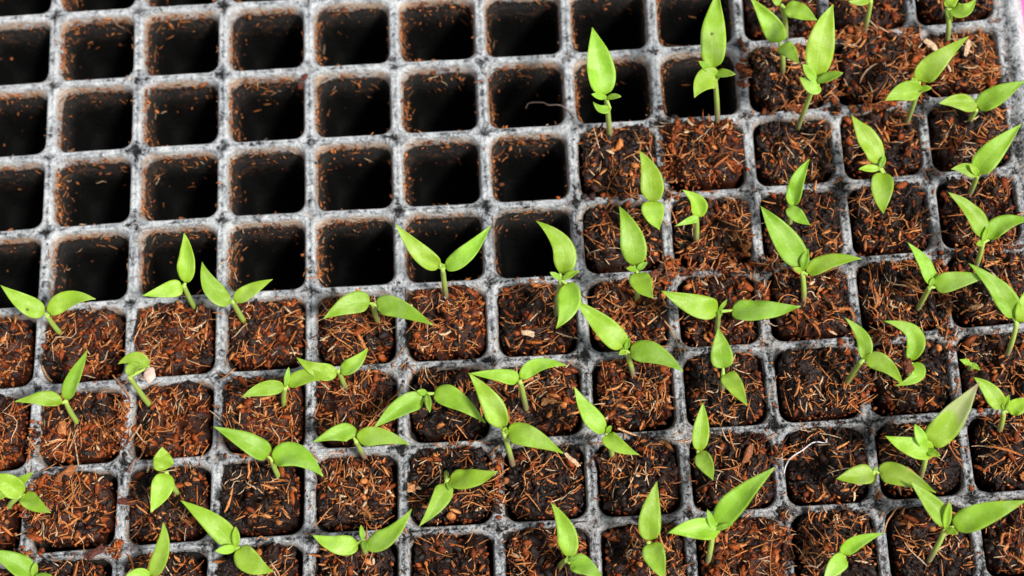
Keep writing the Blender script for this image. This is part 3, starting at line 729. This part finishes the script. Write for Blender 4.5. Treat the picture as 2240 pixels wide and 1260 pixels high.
 (7,(245,1400),(215,1265),[((200,1255),(100,1170),(-90,1085),145),((240,1270),(330,1300),(430,1350),100)],[((236,1163),44),((335,1248),44)],'seedling in the bottom left corner with a wide pale leaf off the edge'),
 (7,(495,245),(428,108),[((405,122),(270,95),(98,118),98,{'el':10}),((432,100),(490,-50),(575,-218),92,{'fold':.3})],[],'seedling with browned left tip and hooked crinkled leaf upright, left side'),
 (7,(968,128),(845,-50),[((965,-112),(880,-168),(772,-128),92,{'arch':.12,'el':10}),((845,-55),(880,-112),(968,-112),76,{'el':10})],[],'seedling bent over with beige seed coat still stuck to its leaf tip'),
 (4,(400,935),(303,803),[((290,790),(160,725),(8,613),128),((320,798),(450,700),(622,700),120,{'el':12})],[],'leftmost seedling under the empty cells, leaves spread as wings'),
 (4,(1262,742),(1200,608),[((1210,592),(1222,430),(1203,268),115,{'el':26}),((1190,620),(1100,640),(933,680),112,{'el':8})],[],'seedling with a flame shaped upright leaf over an empty cell and one leaf down left'),
 (4,(1585,832),(1518,712),[((1505,722),(1385,630),(1320,455),130),((1532,712),(1640,640),(1780,570),95,{'el':12})],[],'seedling with a curved pale left leaf and slim dark right leaf under an empty cell'),
 (7,(1852,148),(1865,22),[((1855,22),(1720,32),(1578,86),98,{'el':8}),((1880,10),(2010,-50),(2170,-30),100,{'el':8})],[((1887,-108),36)],'left one of two touching seedlings, its right leaf overlapped by the other'),
 (4,(2262,1288),(2210,1165),[((2200,1170),(2080,1165),(1938,1083),112,{'el':8}),((2225,1165),(2320,1120),(2402,1018),98,{'el':14})],[],'right one of two touching seedlings, leaf over its neighbour'),
 (5,(1212,1412),(1172,1235),[((1158,1235),(1050,1200),(838,1188),98,{'el':8}),((1185,1225),(1290,1130),(1478,1135),98,{'el':8})],[],'seedling with leaves spread level like wings over a chipped plug, centre'),
]
for i, s in enumerate(S_):
    extra = s[6:]
    root, N = seedling(i, *s[:6], *extra)
    if 'seed coat' in s[5]:
        q = at(*px(4, (978, 1195)), N[2]+.03); rng = np.random.default_rng(3)
        bmn = bmesh.new(); bmesh.ops.create_icosphere(bmn, subdivisions=3, radius=1)
        for v in bmn.verts:
            n_ = v.co.copy(); k = 1+.22*mnoise.noise(n_*1.7+Vector((4, 1, 0)))+.08*mnoise.noise(n_*5); v.co = Vector((n_.x*.062*k*(1+.2*n_.y), n_.y*.084*k, n_.z*.022*k))
            v.co += Vector(q)
        me = bpy.data.meshes.new('seed_coat'); 
        bmesh.ops.scale(bmn, vec=(U, U, U), verts=bmn.verts); bmesh.ops.translate(bmn, vec=-root.location, verts=bmn.verts)
        bmn.to_mesh(me); bmn.free(); me.polygons.foreach_set('use_smooth', np.ones(len(me.polygons), bool))
        me.materials.append(plain('seed_coat_beige', (.78, .58, .47), .5, 22, .4)); o = link(bpy.data.objects.new('seed_coat', me)); o.parent = root

# ------------------------------------------------------------------ single threads, chips and flakes
def strand(name, reg, pts, rad, col, label, cat, zs=None, group=None):
    P = [at(*px(reg, p), (zs[i] if zs else .06)) for i, p in enumerate(pts)]
    P = np.array(P); n = 28; t = np.linspace(0, len(P)-1, n)
    Q = np.stack([np.interp(t, range(len(P)), P[:, k]) for k in range(3)], 1)
    for _ in range(2): Q[1:-1] = (Q[:-2]+Q[1:-1]*2+Q[2:])/4
    org = Q[0]*U; V, F, T3, c = tube(name, Q, np.full(n, rad)*(1-.4*np.linspace(0, 1, n)**3), np.tile(col, (n, 1)), None, org, 6)
    o = mesh_np(name, V, [np.array(F), np.array(T3)], M_FIBRE, col=c, origin=org); o.location = org
    tag(o, label, cat, group)
strand('white_thread', 9, [(672, 585), (680, 540), (705, 490), (745, 460), (800, 430), (850, 385), (890, 375), (950, 390), (952, 355)], .0075, (.85, .85, .88), 'thin white root thread curving over a dark plug and onto the ridge', 'root thread', [.02, .06, .13]+[.19]*6)
strand('dry_root', 2, [(1210, 710), (1225, 670), (1330, 668), (1350, 688), (1440, 683), (1520, 745), (1560, 870)], .008, (.45, .33, .27), 'pale kinked dry root reaching across an empty cell to the ridge', 'dry root', [-.4, -.3, -.15, -.1, 0.0, .03, .06])
strand('long_coir_strand', 8, [(1810, 290), (1900, 325), (1960, 350), (2030, 385), (2120, 385)], .012, (.72, .42, .22), 'long tan coir strand lying over a ridge beside a notched seedling', 'coir strand', [.10, .07, .06, .06, .09])
strand('long_coir_strand', 7, [(735, -60), (800, 20), (845, 80), (855, 120)], .010, (.55, .24, .10), 'orange coir strand crossing the ridge under the bent seedling', 'coir strand', [.08, .04, .05, .07])
strand('long_coir_strand', 7, [(180, 345), (215, 400), (270, 475)], .009, (.62, .33, .14), 'straight tan strand across the vertical ridge near the left edge', 'coir strand', [.06, .035, .06])
strand('long_coir_strand', 5, [(1900, 640), (2040, 760), (2150, 880), (2210, 1000), (2225, 1060)], .009, (.66, .34, .15), 'long curving strand hanging over the right side of a reddish plug', 'coir strand', [.10, .10, .08, .03, .03])
strand('long_coir_strand', 5, [(2005, 865), (2060, 820), (2130, 770)], .010, (.72, .42, .2), 'short pale strand crossing another on a reddish plug', 'coir strand', [.11, .12, .10])
strand('long_coir_strand', 9, [(1325, 970), (1345, 900), (1400, 820), (1420, 800)], .010, (.6, .3, .13), 'orange strand leaning over the ridge at a small leaf tip, bottom right', 'coir strand', [.10, .04, .06, .08])
strand('long_coir_strand', 6, [(1600, 285), (1680, 265), (1740, 250)], .006, (.45, .22, .10), 'hair thin strand bridging the vertical ridge, right side', 'coir strand', [.03, .04, .05])
strand('long_coir_strand', 4, [(275, 1090), (280, 1150), (310, 1210), (340, 1235)], .011, (.60, .30, .14), 'curved strand hugging the lower left corner of a plug', 'coir strand', [.06, .03, .03, .04])

def chip(name, reg, p, size, rotz, col, z, label, cat, thick=.35, group=None, seed=0):
    q = at(*px(reg, p), z); bmn = bmesh.new(); bmesh.ops.create_icosphere(bmn, subdivisions=2, radius=1); ca = math.cos(rotz); sa = math.sin(rotz)
    for v in bmn.verts:
        n = v.co.copy(); n = n/((abs(n.x)**5+abs(n.y)**5+abs(n.z)**5)**.2)*.86; k = 1+.55*mnoise.noise(n*1.6+Vector((seed*3.1, 0, 0)))+.14*mnoise.noise(n*5+Vector((seed, 2, 0)))
        x, y, zz = n.x*size[0]*k, n.y*size[1]*k, n.z*min(size)*thick*k
        v.co = Vector((x*ca-y*sa, x*sa+y*ca, zz))*U
    me = bpy.data.meshes.new(name); bmn.to_mesh(me); bmn.free()
    nV = len(me.vertices); c = me.color_attributes.new('tint', 'FLOAT_COLOR', 'POINT'); c.data.foreach_set('color', np.tile([*col, 1.0], nV))
    me.materials.append(M_COIR); o = link(bpy.data.objects.new(name, me)); o.location = q*U; tag(o, label, cat, group)
OR = (.62, .27, .10); BR = (.15, .040, .018); TAN = (.70, .47, .30)
chip('bark_flake', 1, (1990, 505), (.060, .022), .95, (.13, .022, .008), .03, 'dark red flake on the ridge crossing between empty cells', 'bark flake', 1, seed=1)
chip('bark_flake', 1, (1960, 565), (.040, .030), 1.5, (.11, .02, .008), .02, 'dark red flake end hanging just into an empty cell', 'bark flake', .8, seed=2)
chip('coir_chip', 8, (1358, 118), (.088, .048), -.2, OR, .13, 'large orange chip on the plug right of centre', 'coir chip', .5, seed=3)
chip('coir_chip', 8, (1435, 215), (.050, .032), .1, OR, .11, 'small orange chip below the largest orange chip', 'coir chip', .5, seed=4)
chip('coir_chip', 5, (1225, 925), (.075, .034), -.35, TAN, .13, 'pale oblong chip in the middle of a dark plug', 'coir chip', .4, seed=5)
chip('coir_chip', 8, (1525, 505), (.095, .024), -.75, TAN, .15, 'pale splinter beside the pointed leaf tip, bottom centre', 'coir chip', .5, seed=6)
chip('coir_chip', 8, (1485, 470), (.05, .02), -.9, TAN, .15, 'short pale splinter touching the leaf tip above the longer splinter', 'coir chip', .5, seed=16)
chip('bark_flake', 5, (2135, 540), (.075, .04), .7, BR, .03, 'dark brown flake lying on the ridge crossing, right of a diamond leaf', 'bark flake', .5, seed=7)
chip('bark_flake', 5, (2055, 535), (.05, .05), .7, BR, .03, 'dark brown crumb left of the flake on the ridge crossing', 'bark flake', .5, seed=8)
chip('bark_flake', 7, (830, 770), (.10, .035), -.1, (.12, .035, .02), .04, 'dark brown flake bridging the ridge beside a spoon leaved seedling', 'bark flake', .5, seed=9)
chip('bark_flake', 7, (430, 590), (.15, .05), .7, (.36, .12, .035), .14, 'long reddish bark flake on top of the fibrous plug, bottom left', 'bark flake', .4, seed=10)
chip('bark_flake', 7, (620, 1100), (.12, .05), .5, (.10, .03, .02), .12, 'dark bark flake on a bottom row plug', 'bark flake', .4, seed=11)
chip('coir_chip', 7, (405, 285), (.05, .085), -.2, (.45, .16, .05), .12, 'rounded orange chip under the hooked leaf seedling, left side', 'coir chip', .5, seed=12)
chip('coir_chip', 9, (440, 455), (.045, .10), -.4, (.30, .10, .04), .11, 'long brown chip on the plug left of the white thread', 'coir chip', .5, seed=13)
chip('coir_chip', 8, (460, 680), (.045, .05), 0, OR, .10, 'square orange chip at the left rim of the nodding seedling plug', 'coir chip', .6, seed=14)
chip('bark_flake', 3, (500, 1085), (.03, .02), 0, BR, .05, 'tiny brown flake by a dark gap', 'bark flake', .6, seed=15)
chip('soil_clod', 6, (1485, 1135), (.055, .075), .2, (.16, .045, .018), .72, 'brown soil clod stuck on the C shaped seedling', 'soil clod', .8, seed=17)
chip('bark_flake', 3, (1630, 290), (.04, .10), .75, TAN, .14, 'pale flat strip on the plug at top right, left of the spotted leaf tip', 'coir chip', .4, seed=18)
chip('bark_flake', 3, (1870, 310), (.03, .12), -.3, TAN, .16, 'pale upright strip on the top right plug just past the spotted leaf tip', 'coir chip', .4, seed=19)
chip('bark_flake', 6, (1960, 745), (.13, .028), .2, (.62, .33, .16), .10, 'long tan splinter lying on the plug at right edge', 'coir chip', .5, seed=20)
